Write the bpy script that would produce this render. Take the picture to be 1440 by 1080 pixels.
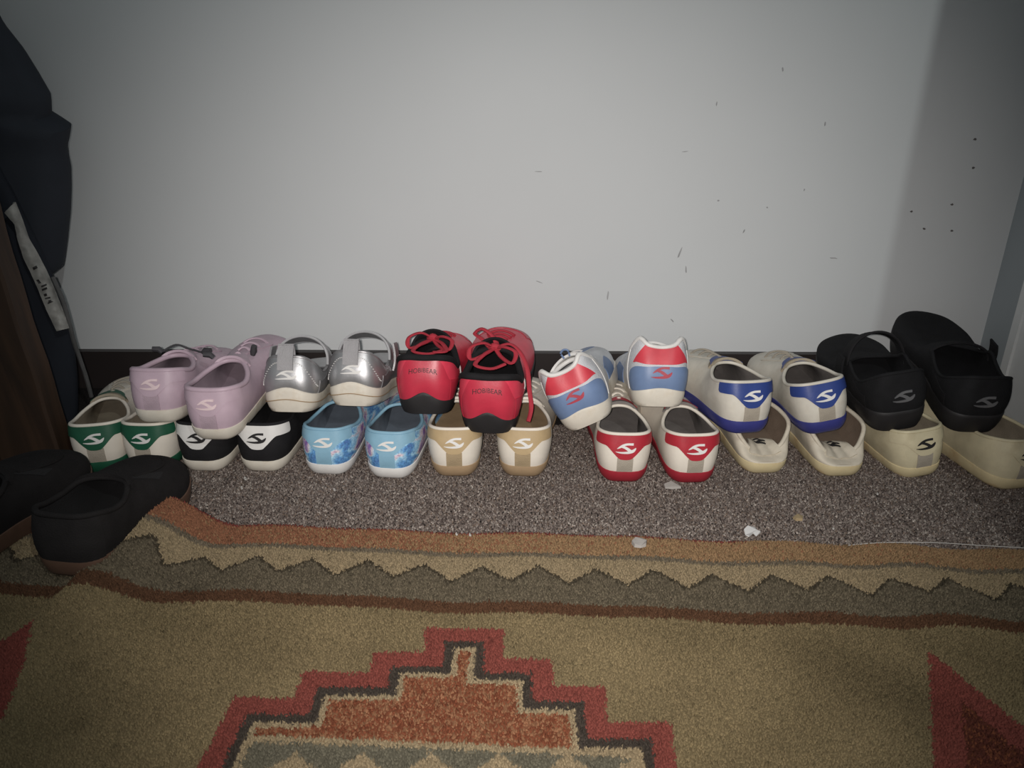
import bpy, math, random
import numpy as np
from mathutils import Matrix, Euler, Vector

for o in list(bpy.data.objects):
    bpy.data.objects.remove(o, do_unlink=True)
random.seed(7)
RNG = np.random.default_rng(11)
scene = bpy.context.scene
COL = scene.collection
R = math.radians

# ------------------------------------------------------------------ camera
FPX, PITCH, CAMH = 1080.0, R(23.0), 0.48
cam_d = bpy.data.cameras.new('camera')
cam_d.sensor_fit = 'HORIZONTAL'; cam_d.sensor_width = 36.0
cam_d.lens = FPX * 36.0 / 1440.0
cam_d.clip_start = 0.02
cam = bpy.data.objects.new('camera', cam_d); COL.objects.link(cam)
cam.location = (0, 0, CAMH)
cam.rotation_euler = (R(90) - PITCH, R(-0.25), 0)
scene.camera = cam

# ------------------------------------------------------------------ light
world = bpy.data.worlds.new('world'); scene.world = world
world.use_nodes = True
world.node_tree.nodes['Background'].inputs[0].default_value = (0.85, 0.95, 1.0, 1)
world.node_tree.nodes['Background'].inputs[1].default_value = 0.19

def light(name, kind, loc, power, color, **kw):
    d = bpy.data.lights.new(name, kind); d.energy = power; d.color = color
    for k, v in kw.items(): setattr(d, k, v)
    o = bpy.data.objects.new(name, d); COL.objects.link(o); o.location = loc
    return o
# the phone's own flash beside the lens
fl = light('phone_flash', 'SPOT', (-0.012, -0.015, CAMH + 0.012), 34.0, (1.0, 0.94, 0.90),
           spot_size=R(80), spot_blend=1.0, shadow_soft_size=0.006)
fl.rotation_euler = (R(90) - PITCH - R(1), 0, R(-2.5))
# the lamp of the room behind the photographer
light('room_lamp', 'POINT', (0.50, -0.50, 1.25), 17.0, (0.94, 1.0, 0.98), shadow_soft_size=0.014)

vs = scene.view_settings
vs.view_transform = 'Standard'; vs.look = 'None'; vs.gamma = 1.0
vs.use_curve_mapping = False; vs.exposure = 0.0

# ------------------------------------------------------------------ pixel -> place
def ray(px, py):
    x = (px - 720) / FPX; yv = -(py - 540) / FPX
    c, s = math.cos(PITCH), math.sin(PITCH)
    return np.array([x, c + yv * s, -s + yv * c])
def on_z(px, py, z=0.0):
    r = ray(px, py); t = (z - CAMH) / r[2]
    return np.array([0, 0, CAMH]) + r * t
def on_y(px, py, Y):
    r = ray(px, py); t = Y / r[1]
    return np.array([0, 0, CAMH]) + r * t

# ------------------------------------------------------------------ materials
def lin(c):
    return tuple((x / 12.92 if x <= 0.04045 else ((x + 0.055) / 1.055) ** 2.4) for x in (v / 255.0 for v in c))
_mats = {}
def mat(name, rgb, rough=0.6, metal=0.0, spec=0.4, grain=0.06, gscale=60.0, bump=0.15, bscale=400.0,
        kind='noise', dirt=None, dirt_amt=0.0, dscale=35.0, sheen=0.0, rgb2=None):
    if name in _mats: return _mats[name]
    m = bpy.data.materials.new(name); m.use_nodes = True
    nt = m.node_tree; N = nt.nodes; Lk = nt.links
    b = N['Principled BSDF']
    b.inputs['Roughness'].default_value = rough
    b.inputs['Metallic'].default_value = metal
    b.inputs['Specular IOR Level'].default_value = spec
    if sheen: b.inputs['Sheen Weight'].default_value = sheen
    tc = N.new('ShaderNodeTexCoord')
    nz = N.new('ShaderNodeTexNoise'); nz.inputs['Scale'].default_value = gscale; nz.inputs['Detail'].default_value = 4
    Lk.new(tc.outputs['Object'], nz.inputs['Vector'])
    gy = sum(rgb)/3; rgb = tuple(v*.84 + gy*.16 for v in rgb); c = lin(rgb)  # lens haze put into the colour: every base tone greyed a little
    rp = N.new('ShaderNodeValToRGB')
    lo = tuple(max(0, v * (1 - grain * 2)) for v in c); hi = tuple(min(1, v * (1 + grain * 2)) for v in c)
    rp.color_ramp.elements[0].position = 0.3; rp.color_ramp.elements[1].position = 0.7
    rp.color_ramp.elements[0].color = (*lo, 1)
    rp.color_ramp.elements[1].color = (*(lin(rgb2) if rgb2 else hi), 1)
    Lk.new(nz.outputs['Fac'], rp.inputs['Fac'])
    out = rp.outputs['Color']
    if dirt:
        n2 = N.new('ShaderNodeTexNoise'); n2.inputs['Scale'].default_value = dscale; n2.inputs['Detail'].default_value = 6
        n2.inputs['Roughness'].default_value = 0.65
        Lk.new(tc.outputs['Object'], n2.inputs['Vector'])
        mr = N.new('ShaderNodeMapRange'); mr.inputs['From Min'].default_value = 0.5; mr.inputs['From Max'].default_value = 0.75
        mr.inputs['To Max'].default_value = dirt_amt
        Lk.new(n2.outputs['Fac'], mr.inputs['Value'])
        mx = N.new('ShaderNodeMixRGB'); mx.inputs['Color2'].default_value = (*lin(dirt), 1)
        Lk.new(mr.outputs['Result'], mx.inputs['Fac']); Lk.new(out, mx.inputs['Color1'])
        out = mx.outputs['Color']
    Lk.new(out, b.inputs['Base Color'])
    if bump:
        if kind == 'weave':
            t = N.new('ShaderNodeTexVoronoi'); t.inputs['Scale'].default_value = bscale; o_ = t.outputs['Distance']
        else:
            t = N.new('ShaderNodeTexNoise'); t.inputs['Scale'].default_value = bscale; t.inputs['Detail'].default_value = 3; o_ = t.outputs['Fac']
        Lk.new(tc.outputs['Object'], t.inputs['Vector'])
        bp = N.new('ShaderNodeBump'); bp.inputs['Strength'].default_value = bump; bp.inputs['Distance'].default_value = 0.001
        Lk.new(o_, bp.inputs['Height']); Lk.new(bp.outputs['Normal'], b.inputs['Normal'])
    _mats[name] = m
    return m

def attr_mat(name, rough=0.95):
    m = bpy.data.materials.new(name); m.use_nodes = True
    N = m.node_tree.nodes; Lk = m.node_tree.links
    b = N['Principled BSDF']; b.inputs['Roughness'].default_value = rough
    b.inputs['Specular IOR Level'].default_value = 0.08
    a = N.new('ShaderNodeAttribute'); a.attribute_name = 'col'
    nz = N.new('ShaderNodeTexNoise'); nz.inputs['Scale'].default_value = 350
    tc = N.new('ShaderNodeTexCoord'); Lk.new(tc.outputs['Object'], nz.inputs['Vector'])
    hs = N.new('ShaderNodeHueSaturation')
    mr = N.new('ShaderNodeMapRange'); mr.inputs['To Min'].default_value = 0.8; mr.inputs['To Max'].default_value = 1.2
    Lk.new(nz.outputs['Fac'], mr.inputs['Value']); Lk.new(mr.outputs['Result'], hs.inputs['Value'])
    Lk.new(a.outputs['Color'], hs.inputs['Color']); Lk.new(hs.outputs['Color'], b.inputs['Base Color'])
    return m

# ------------------------------------------------------------------ mesh helpers
def grid_normals(P, cu=False):
    if cu: du = np.roll(P, -1, 0) - np.roll(P, 1, 0)
    else: du = np.gradient(P, axis=0)
    dv = np.gradient(P, axis=1)
    n = np.cross(du, dv); l = np.linalg.norm(n, axis=2, keepdims=True); l[l < 1e-12] = 1
    return n / l
class MB:
    def __init__(s): s.v = []; s.f = []; s.n = 0
    def pts(s, P):
        P = np.asarray(P, float).reshape(-1, 3); i = s.n; s.v.append(P); s.n += len(P); return i
    def face(s, *f): s.f.append(tuple(int(i) for i in f))
    def grid(s, P, cu=False, cv=False, flip=False):
        P = np.asarray(P, float); nu, nv = P.shape[:2]; b = s.pts(P)
        for i in range(nu if cu else nu - 1):
            i2 = (i + 1) % nu
            for j in range(nv if cv else nv - 1):
                j2 = (j + 1) % nv
                q = (b + i*nv + j, b + i2*nv + j, b + i2*nv + j2, b + i*nv + j2)
                s.f.append(q[::-1] if flip else q)
        return b
    def thick(s, P, th=0.0012, under=0.001, N=None, back=False):
        P = np.asarray(P, float); N = grid_normals(P) if N is None else N
        nu, nv = P.shape[:2]
        a = s.grid(P + N*th); b = s.pts(P - N*under)
        idx = [(i, 0) for i in range(nu)] + [(nu-1, j) for j in range(1, nv)] + \
              [(i, nv-1) for i in range(nu-2, -1, -1)] + [(0, j) for j in range(nv-2, 0, -1)]
        for k in range(len(idx)):
            (i, j), (i2, j2) = idx[k], idx[(k+1) % len(idx)]
            s.f.append((b+i*nv+j, b+i2*nv+j2, a+i2*nv+j2, a+i*nv+j))
        if back:
            for i in range(nu-1):
                for j in range(nv-1):
                    s.f.append((b+i*nv+j, b+i*nv+j+1, b+(i+1)*nv+j+1, b+(i+1)*nv+j))
    def tube(s, pts, r, closed=False, sides=8, flat=1.0, up=(0, 0, 1)):
        P = np.asarray(pts, float); n = len(P)
        r = np.full(n, r) if np.isscalar(r) else np.asarray(r, float)
        T = (np.roll(P, -1, 0) - np.roll(P, 1, 0)) if closed else np.gradient(P, axis=0)
        T /= np.maximum(np.linalg.norm(T, axis=1, keepdims=True), 1e-9)
        up = np.asarray(up, float)
        A = np.cross(T, up); bad = np.linalg.norm(A, axis=1) < 0.05
        A[bad] = np.cross(T[bad], (1.0, 0.2, 0)); A /= np.linalg.norm(A, axis=1, keepdims=True)
        B = np.cross(A, T)
        an = np.linspace(0, 2*np.pi, sides, endpoint=False)
        G = P[:, None] + r[:, None, None]*(np.cos(an)[None, :, None]*A[:, None] + flat*np.sin(an)[None, :, None]*B[:, None])
        b = s.grid(G, cu=closed, cv=True)
        if not closed:
            s.f.append(tuple(b + k for k in range(sides)))
            s.f.append(tuple(b + (n-1)*sides + k for k in range(sides))[::-1])
    def box(s, lo, hi):
        (x0, y0, z0), (x1, y1, z1) = lo, hi
        b = s.pts([(x0,y0,z0),(x1,y0,z0),(x1,y1,z0),(x0,y1,z0),(x0,y0,z1),(x1,y0,z1),(x1,y1,z1),(x0,y1,z1)])
        for f in ((3,2,1,0),(4,5,6,7),(0,1,5,4),(1,2,6,5),(2,3,7,6),(3,0,4,7)): s.f.append(tuple(b+i for i in f))
    def build(s, name, m, parent=None, smooth=True, angle=45):
        me = bpy.data.meshes.new(name)
        V = np.concatenate(s.v) if s.v else np.zeros((0, 3))
        me.from_pydata(V.tolist(), [], s.f); me.update()
        if smooth:
            me.polygons.foreach_set('use_smooth', np.ones(len(me.polygons), bool))
            me.set_sharp_from_angle(angle=R(angle))
        me.materials.append(m)
        o = bpy.data.objects.new(name, me); COL.objects.link(o)
        if parent is not None: o.parent = parent
        return o
def tag(o, label=None, cat=None, group=None, kind=None):
    if label: o['label'] = label
    if cat: o['category'] = cat
    if group: o['group'] = group
    if kind: o['kind'] = kind
    return o
def empty(name, loc=(0, 0, 0), rot=(0, 0, 0)):
    o = bpy.data.objects.new(name, None); o.empty_display_size = 0.05
    COL.objects.link(o); o.location = loc; o.rotation_euler = rot
    return o
def spline(ctrl, n_per=16, closed=True):
    C = np.asarray(ctrl, float); n = len(C); out = []
    rng = n if closed else n - 1
    for i in range(rng):
        if closed: p0, p1, p2, p3 = C[(i-1) % n], C[i], C[(i+1) % n], C[(i+2) % n]
        else: p0, p1, p2, p3 = C[max(i-1, 0)], C[i], C[i+1], C[min(i+2, n-1)]
        t = np.linspace(0, 1, n_per, endpoint=False)[:, None]
        out.append(0.5*((2*p1) + (-p0+p2)*t + (2*p0-5*p1+4*p2-p3)*t**2 + (-p0+3*p1-3*p2+p3)*t**3))
    if not closed: out.append(C[-1:])
    return np.concatenate(out)
def smooth01(x): x = np.clip(x, 0, 1); return x*x*(3-2*x)

# ================================================================== the room
WALL_Y = 1.12; BB_H = 0.061; RW_X = 0.728
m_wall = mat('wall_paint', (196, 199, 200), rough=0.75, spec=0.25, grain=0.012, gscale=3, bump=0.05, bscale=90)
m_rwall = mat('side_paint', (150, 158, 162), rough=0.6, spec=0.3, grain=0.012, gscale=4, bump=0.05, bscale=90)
m_trim = mat('trim_paint', (205, 207, 206), rough=0.45, spec=0.4, grain=0.01, bump=0.03)
m_base = mat('skirting_dark', (44, 38, 37), rough=0.42, spec=0.4, grain=0.05, gscale=20, bump=0.06, bscale=60)
m_mark = mat('scuff', (150, 150, 151), rough=0.8, grain=0.1)
m_hole = mat('nail_hole', (96, 92, 90), rough=0.9, grain=0.1)
m_carp0 = mat('carpet_backing', (40, 37, 36), rough=1.0, spec=0.05, grain=0.2, gscale=300, bump=0.4, bscale=500)

def boxobj(name, lo, hi, m, parent=None, kind=None):
    b = MB(); b.box(lo, hi); o = b.build(name, m, parent, smooth=False)
    if kind: o['kind'] = kind
    return o
floor = boxobj('floor', (-1.6, -1.8, -0.03), (1.7, WALL_Y + 0.02, 0), m_carp0, kind='structure')
wall = boxobj('wall_back', (-1.6, WALL_Y, 0), (RW_X, WALL_Y + 0.05, 2.3), m_wall, kind='structure')
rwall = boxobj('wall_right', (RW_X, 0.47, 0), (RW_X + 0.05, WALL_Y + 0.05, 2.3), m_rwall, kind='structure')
boxobj('baseboard_back', (-1.6, WALL_Y - 0.012, 0), (RW_X, WALL_Y, BB_H), m_base, kind='structure')
# door casing on the right-hand wall and the door that stands ajar beside the photographer
tb = MB(); tb.box((RW_X - 0.014, 0.93, 0), (RW_X, 1.035, 2.05)); tb.box((RW_X - 0.018, 1.020, 0), (RW_X - 0.013, 1.035, 2.05))
o = tb.build('trim_1', m_trim, smooth=False); o['kind'] = 'structure'
door = boxobj('door_1', (0.536, 0.43, 0.006), (1.30, 0.468, 2.03), m_trim, kind='structure')

# little marks on the paint
def wall_mark(px, py, w, h, ang, m, name):
    p = on_y(px, py, WALL_Y); b = MB(); n = 9; ca, sa = math.cos(ang), math.sin(ang); pts = []
    for k in range(n):
        t = 2*math.pi*k/n; rr = 1 + 0.3*random.uniform(-1, 1)
        x, z = w*math.cos(t)*rr, h*math.sin(t)*rr
        pts.append((p[0] + x*ca - z*sa, WALL_Y - 0.0004, p[2] + x*sa + z*ca))
    i = b.pts(pts); b.face(*range(i, i+n)); j = b.pts([(q[0], WALL_Y, q[2]) for q in pts])
    for k in range(n): b.face(i+k, j+k, j+(k+1) % n, i+(k+1) % n)
    b.build(name, m, wall, smooth=False)
for px, py in ((1283, 295), (1301, 319), (1340, 285), (1340, 322), (1370, 233), (1372, 193)):
    wall_mark(px, py, 0.0022, 0.0016, 0, m_hole, 'nail_hole')
for px, py, w, h, a in ((1161, 172, .001, .003, 0), (1101, 96, .001, .003, .2), (1008, 145, .0008, .003, 0), (1174, 361, .007, .001, -.1),
                        (856, 415, .0012, .006, -.1), (947, 450, .004, .0012, -.8), (957, 355, .0012, .008, -.3), (1047, 324, .001, .003, -.3),
                        (964, 212, .006, .0006, .1), (757, 241, .005, .0006, 0), (1132, 265, .001, .002, 0), (759, 396, .005, .0006, -.4),
                        (966, 378, .001, .006, .1), (1011, 281, .0015, .0012, 0), (1080, 290, .0012, .001, 0)):
    wall_mark(px, py, w, h, a, mat('scuff_faint', (178, 180, 181), rough=0.8, grain=0.05) if w > .0035 and h > .0035 else m_mark, 'scuff')

# ------------------------------------------------------------------ tufts (carpet and rug pile)
def tufts(name, base, cols, r, h, lean, m, parent):
    n = len(base)
    ang = RNG.uniform(0, 2*np.pi, n)
    V = np.zeros((n, 4, 3)); 
    for k in range(3):
        V[:, k, 0] = base[:, 0] + r*np.cos(ang + k*2.0944); V[:, k, 1] = base[:, 1] + r*np.sin(ang + k*2.0944); V[:, k, 2] = base[:, 2]
    la = RNG.uniform(0, 2*np.pi, n); ll = RNG.uniform(0, 1, n)*lean
    V[:, 3, 0] = base[:, 0] + ll*np.cos(la); V[:, 3, 1] = base[:, 1] + ll*np.sin(la)
    V[:, 3, 2] = base[:, 2] + h*RNG.uniform(0.6, 1.15, n)
    F = (np.arange(n)[:, None, None]*4 + np.array([[0,1,3],[1,2,3],[2,0,3]])[None]).reshape(-1, 3)
    me = bpy.data.meshes.new(name)
    me.vertices.add(n*4); me.vertices.foreach_set('co', V.reshape(-1))
    me.loops.add(len(F)*3); me.loops.foreach_set('vertex_index', F.reshape(-1).astype(np.int32))
    me.polygons.add(len(F)); me.polygons.foreach_set('loop_start', np.arange(0, len(F)*3, 3, dtype=np.int32))
    me.update(calc_edges=True)
    a = me.color_attributes.new('col', 'FLOAT_COLOR', 'POINT')
    c4 = np.ones((n, 4, 4)); c4[:, :, :3] = cols[:, None, :]
    a.data.foreach_set('color', c4.reshape(-1)); me.materials.append(m)
    o = bpy.data.objects.new(name, me); COL.objects.link(o); o.parent = parent; o['kind'] = 'stuff'
    return o
def jgrid(x0, x1, y0, y1, s):
    X, Y = np.meshgrid(np.arange(x0, x1, s), np.arange(y0, y1, s*0.9), indexing='ij')
    X = X + RNG.uniform(-.45, .45, X.shape)*s; Y = Y + RNG.uniform(-.45, .45, Y.shape)*s
    return X.ravel(), Y.ravel()
m_pile = attr_mat('pile')
x, y = jgrid(-0.66, 0.726, 0.63, 0.98, 0.0023)
t = RNG.uniform(0, 1, len(x))
pal = np.array([lin(c) for c in ((92, 82, 77), (114, 104, 98), (132, 122, 115), (156, 147, 139), (112, 98, 88))])
ci = np.select([t < .30, t < .62, t < .82, t < .90], [0, 1, 2, 3], 4)
tufts('carpet_pile', np.stack([x, y, np.zeros_like(x)], 1), pal[ci]*RNG.uniform(.8, 1.2, (len(x), 1)), 0.0018, 0.0026, 0.002, m_pile, floor)

# ================================================================== rug
def rug_edge(X): return 0.7075 - 0.046*(X + 0.1) + 0.002*np.sin(X*21) + 0.0016*np.sin(X*47 + 1) + np.where(X > .3, -.004*np.sin((X-.3)*30)**2, 0)
def ridge_x(Y): return -0.375 - 0.24*(0.72 - Y)
def rug_z(X, Y):
    X = np.asarray(X, float); Y = np.asarray(Y, float)
    t = X - ridge_x(Y)
    right = 0.5*(1 + np.cos(np.pi*np.clip(t/0.085, 0, 1)))*0.037
    left = np.where(t > -0.026, 0.003 + 0.034*0.5*(1 + np.cos(np.pi*np.clip(-t/0.026, 0, 1))), 0.003*smooth01((t + 0.25)/0.2))
    fade = 0.14 + 0.86*smooth01((Y - 0.49)/0.22)
    z = 0.0085 + np.where(t >= 0, right, left)*fade + 0.0012*np.sin(X*9 + Y*6) * smooth01((0.7-Y)/.1)
    e = np.clip((rug_edge(X) - Y)/0.009, 0, 1)
    lift = np.where(t >= 0, right, left)*fade
    return lift*0.98 + (z - lift)*np.sqrt(np.clip(e, 0.04, 1)*(2 - np.clip(e, 0.04, 1)))
# unrolled coordinate across the wrinkle, so that the woven pattern runs over it
_xs = np.linspace(-1.1, 1.1, 2201); _zz = rug_z(_xs, np.full_like(_xs, 0.62))
_arc = np.concatenate([[0], np.cumsum(np.hypot(np.diff(_xs), np.diff(_zz)))]); _arc -= np.interp(0.0, _xs, _arc)
def unroll(X, Y):
    return np.interp(X - (ridge_x(Y) - ridge_x(0.62))*np.clip((-0.25 - X)/0.1, 0, 1), _xs, _arc)

def poly(pxs): return np.array([on_z(a, b, 0.012)[:2] for a, b in pxs])
MED = poly([(600,880),(712,881),(711,922),(780,923),(781,960),(856,961),(858,1010),(949,1010),(964,1120),(262,1120),(280,1080),
            (333,979),(416,980),(430,943),(524,944),(527,915),(600,915)])
INN = poly([(352,1032),(905,1052),(935,1130),(300,1130)])
TRI = poly([(1311,910),(1440,1012),(1560,1110),(1560,1300),(1335,1300),(1320,1080)])
TRL = poly([(52,880),(60,930),(60,1000),(40,1120),(-300,1300),(-300,1100),(-100,930)]) + np.array([0.012, 0.0])
CEN = on_z(655, 1110, 0.012)[:2]
def sdf(P, poly):
    d = np.full(len(P), 1e9); ins = np.zeros(len(P), bool); n = len(poly)
    for i in range(n):
        a, b = poly[i], poly[(i+1) % n]; e = b - a; w = P - a
        t = np.clip((w @ e)/(e @ e), 0, 1); d = np.minimum(d, np.abs(w - t[:, None]*e).max(1))
        c = ((a[1] <= P[:, 1]) & (b[1] > P[:, 1])) | ((b[1] <= P[:, 1]) & (a[1] > P[:, 1]))
        xx = a[0] + (P[:, 1] - a[1])/(e[1] if abs(e[1]) > 1e-12 else 1e-12)*e[0]
        ins ^= c & (P[:, 0] < xx)
    return np.where(ins, d, -d)
PC = {k: np.array(lin(v)) for k, v in dict(orange=(176,118,84), peach=(186,148,104), greyl=(138,124,102), cream=(184,162,124), tooth=(126,114,92),
      toothd=(86,77,61), brown=(112,78,54), field=(158,138,98), red=(158,80,68), dark=(84,75,66), rust=(150,84,54), rustl=(176,122,84),
      grey=(128,122,102), dred=(118,62,48)).items()}
def rug_colour(X, Y):
    n = len(X)
    jx = RNG.normal(0, .0007, n); jy = RNG.normal(0, .0007, n)
    U = unroll(X, Y) + jx; Yj = Y + jy
    s = rug_edge(U) - Yj
    C = np.tile(PC['field'], (n, 1))
    mott = 0.5 + 0.5*np.sin(U*31 + 2*np.sin(Yj*23))*np.sin(Yj*37 + 1.5*np.sin(U*19))
    C = C*(0.86 + 0.22*mott)[:, None]*RNG.uniform(.82, 1.16, (n, 1))
    P = np.stack([U, Yj], 1)
    # border
    def put(mask, key, var=.12): C[mask] = PC[key]*RNG.uniform(1-var, 1+var, (mask.sum(), 1))
    per = 0.0575; ph = ((U - 0.0) / per) % 1.0
    tooth = np.where(ph < .5, ph*2, 2 - ph*2)               # 0 valley .. 1 peak
    tl = 0.086 - tooth*0.025
    put(s < .134, 'brown', .16)
    put(s < .118, 'tooth', .3)
    put(s < tl + .0045, 'toothd', .2)
    put(s < tl, 'cream')
    put(s < .047, 'greyl', .18); put(s < .040, 'peach')
    redness = smooth01((0.18 - U)/0.55)
    mk = (s < .040) & (RNG.uniform(0, 1, n) < redness*0.9 + 0.05); put(mk, 'orange')
    mk = (s < .006) & (U < .25); put(mk, 'red')
    # stepped medallion
    d = sdf(P, MED)
    put(d > 0, 'red'); put(d > .0165, 'dark', .15); put(d > .0245, 'cream')
    mk = d > .0295; k = RNG.uniform(0, 1, n) < .55
    put(mk & k, 'rust', .18); put(mk & ~k, 'rustl', .15)
    di = sdf(P, INN)
    put(di > 0, 'cream'); put(di > .006, 'grey', .18)
    zz = np.abs(((U - CEN[0])/0.05) % 1.0 - .5)*2
    put((di > .006) & (Yj < CEN[1] + .032 - zz*.022), 'cream', .15)
    for T in (TRI, TRL):
        d = sdf(P, T); put(d > 0, 'red'); 
        mk = d > .02; k = RNG.uniform(0, 1, n) < .7; put(mk & k, 'dred', .2); put(mk & ~k, 'rust', .2)
    # worn, stained patches with shapes of their own
    for sx, sy, sr in ((-.36,.50,.006), (-.33,.44,.008), (-.29,.415,.006), (-.27,.55,.005), (.27,.50,.05), (.33,.46,.04), (-.3,.6,.012)):
        f = np.exp(-((X - sx)**2 + (Y - sy)**2)/sr**2); C *= (1 - .25*f)[:, None]
    g = C.mean(1, keepdims=True)
    return (C*.88 + g*.12)*.50
rug = None
gx = np.linspace(-1.0, 1.15, 560); RW = 230
YY = np.zeros((len(gx), RW)); XX = np.repeat(gx[:, None], RW, 1)
k = np.linspace(0, 1, RW)**0.8
for i, X in enumerate(gx):
    YY[i] = -0.35 + (rug_edge(X) + 0.35)*k
ZZ = rug_z(XX, YY)
mb = MB(); P = np.stack([XX, YY, ZZ], 2); mb.grid(P)
b0 = mb.n; nu, nv = P.shape[:2]
lo = mb.pts(np.stack([XX[:, -1], YY[:, -1] + 0.0005, np.maximum(ZZ[:, -1] - 0.006, 0.0008)], 1))
for i in range(nu-1): mb.face(i*nv + nv-1, (i+1)*nv + nv-1, lo+i+1, lo+i)
rug = mb.build('rug', m_pile, None, smooth=True, angle=80)
ca = rug.data.color_attributes.new('col', 'FLOAT_COLOR', 'POINT')
cc = np.ones((len(rug.data.vertices), 4)); cc[:nu*nv, :3] = rug_colour(XX.ravel(), YY.ravel())*0.8; cc[nu*nv:, :3] = PC['peach']*0.6
ca.data.foreach_set('color', cc.ravel())
tag(rug, 'tan patterned pile rug with zigzag border and red stepped medallion, wrinkled at one side', 'rug')
x, y = jgrid(-0.70, 0.72, 0.33, 0.76, 0.0021)
ok = y < rug_edge(x) + 0.0005; x, y = x[ok], y[ok]
tufts('pile', np.stack([x, y, rug_z(x, y) - .0006], 1), rug_colour(x, y), 0.0017, 0.0034, 0.0022, m_pile, rug)

# ================================================================== shoes
LOGO = [[(480,262,6),(540,225,36),(620,180,46),(720,152,42),(860,152,46)],
        [(565,212,26),(650,228,48),(720,262,58),(780,303,58),(830,318,40)],
        [(450,335,6),(540,350,28),(640,354,38),(750,345,50),(840,315,58),(890,272,38),(914,236,8)]]
class Last:
    """surface of a shoe: u = -1..1 round the outline (0 = back of the heel), v = 0..1 from sole edge to rim"""
    def __init__(s, L=.235, W=1.0, rim=None, hs=lambda a, y: .0185 + 0*a, toe_h=.030, side=1, heel_bulge=.0045, spring=.010, rimw=1.0, gh=.35):
        k = L/.24; s.L = L; s.spring = spring
        lat = [(.0195,.0025),(.0305,.018),(.0330,.050),(.0340,.100),(.0405,.150),(.0405,.190),(.0270,.226)]
        med = [(.0195,.0025),(.0305,.018),(.0320,.050),(.0310,.100),(.0395,.160),(.0400,.198),(.0250,.231)]
        rt, lf = (lat, med) if side > 0 else (med, lat)
        C = [(0, 0)] + [(x*W, y*k) for x, y in rt] + [(.002*side*-1, L)] + [(-x*W, y*k) for x, y in reversed(lf)]
        D = spline(C); 
        rim = rim or RIM_COURT
        RC = [rim[0]] + rim[1:-1] + [rim[-1]] + [(-x, y, z) for x, y, z in reversed(rim[1:-1])]
        RC = [(x*W*rimw, y*k, z) for x, y, z in RC]
        Rm = spline(RC)
        s.O, s.hp = s._param(D, L_at=8*16); s.Rm, s.lr = s._param(Rm, L_at=(len(rim)-1)*16); s.rp = s.hp/s.lr
        s.hs = hs; s.toe_h = toe_h; s.hb = heel_bulge; s.gh = gh
        s.cen = s.O[:, 0].mean()
    def _param(s, D, L_at, n=240):
        Dc = np.vstack([D, D[:1]])
        right = Dc[:L_at+1]; left = Dc[L_at:][::-1]
        def rs(P):
            l = np.concatenate([[0], np.cumsum(np.linalg.norm(np.diff(P, axis=0), axis=1))])
            t = np.linspace(0, l[-1], n)
            return np.stack([np.interp(t, l, P[:, k]) for k in range(P.shape[1])], 1), l[-1]
        r, lr = rs(right); l, ll = rs(left)
        return np.vstack([l[::-1][:-1], r]), (lr + ll)/2       # index 0 : u=-1 ; middle : u=0 ; end : u=1
    def at(s, T, u):
        x = (np.clip(u, -1, 1) + 1)/2*(len(T)-1)
        return np.stack([np.interp(x, np.arange(len(T)), T[:, k]) for k in range(T.shape[1])], -1)
    def rim(s, u):
        u = np.clip(u, -1, 1); return s.at(s.Rm, np.sign(u)*(1 - (1 - np.abs(u))**s.rp))
    def onorm(s, u):
        e = .004; t = s.at(s.O, np.clip(u+e, -1, 1)) - s.at(s.O, np.clip(u-e, -1, 1))
        n = np.stack([t[..., 1], -t[..., 0]], -1)
        tip = np.abs(u) > .992
        n[tip] = (0, 1)
        return n/np.maximum(np.linalg.norm(n, axis=-1, keepdims=True), 1e-9)
    def lift(s, P):
        t = np.clip((P[..., 1] - .55*s.L)/(.45*s.L), 0, 1.1); P = P.copy(); P[..., 2] += s.spring*t*t
        return P
    def S(s, u, v):
        u = np.asarray(u, float); v = np.asarray(v, float); u, v = np.broadcast_arrays(u, v)
        o = s.at(s.O, u); a = u*s.hp; h = s.hs(a, o[..., 1])
        O = np.concatenate([o, h[..., None] - .001], -1); Rr = s.rim(u)
        on = s.onorm(u); out = np.concatenate([on, np.zeros_like(h)[..., None]], -1)
        t = smooth01((o[..., 1]/s.L - .30)/.5)[..., None]
        H = (Rr[..., 2] - O[..., 2])[..., None]; up = np.array([0, 0, 1.0])
        D = Rr*0; D[..., :2] = O[..., :2] - Rr[..., :2]
        b = s.hb
        P1 = O + up*((1-t)*s.gh*H + t*s.toe_h) + out*b
        P2 = Rr + D*(.08*(1-t) + .48*t) - up*((1-t)*.33*H + t*.008) + out*b*.8*(1-t)
        v = v[..., None]; w = 1 - v
        return s.lift(w**3*O + 3*w*w*v*P1 + 3*w*v*v*P2 + v**3*Rr)
    def N(s, u, v):
        e = .003; u = np.asarray(u, float); v = np.asarray(v, float); u, v = np.broadcast_arrays(u, v)
        u = np.where(np.abs(u) > .97, np.sign(u)*.97, u)
        du = s.S(np.clip(u+e, -1, 1), v) - s.S(np.clip(u-e, -1, 1), v)
        dv = s.S(u, np.clip(v+e, 0, 1)) - s.S(u, np.clip(v-e, 0, 1))
        n = np.cross(du, dv); return n/np.maximum(np.linalg.norm(n, axis=-1, keepdims=True), 1e-9)
RIM_COURT = [(0,.005,.066),(.0205,.007,.066),(.0322,.0195,.064),(.0345,.044,.059),(.0290,.067,.061),(.0160,.086,.066),(0,.091,.0675)]
RIM_SLIP = [(0,.005,.063),(.020,.0075,.063),(.0315,.022,.061),(.0345,.046,.055),(.0325,.070,.054),(.021,.092,.060),(0,.098,.062)]
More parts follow.
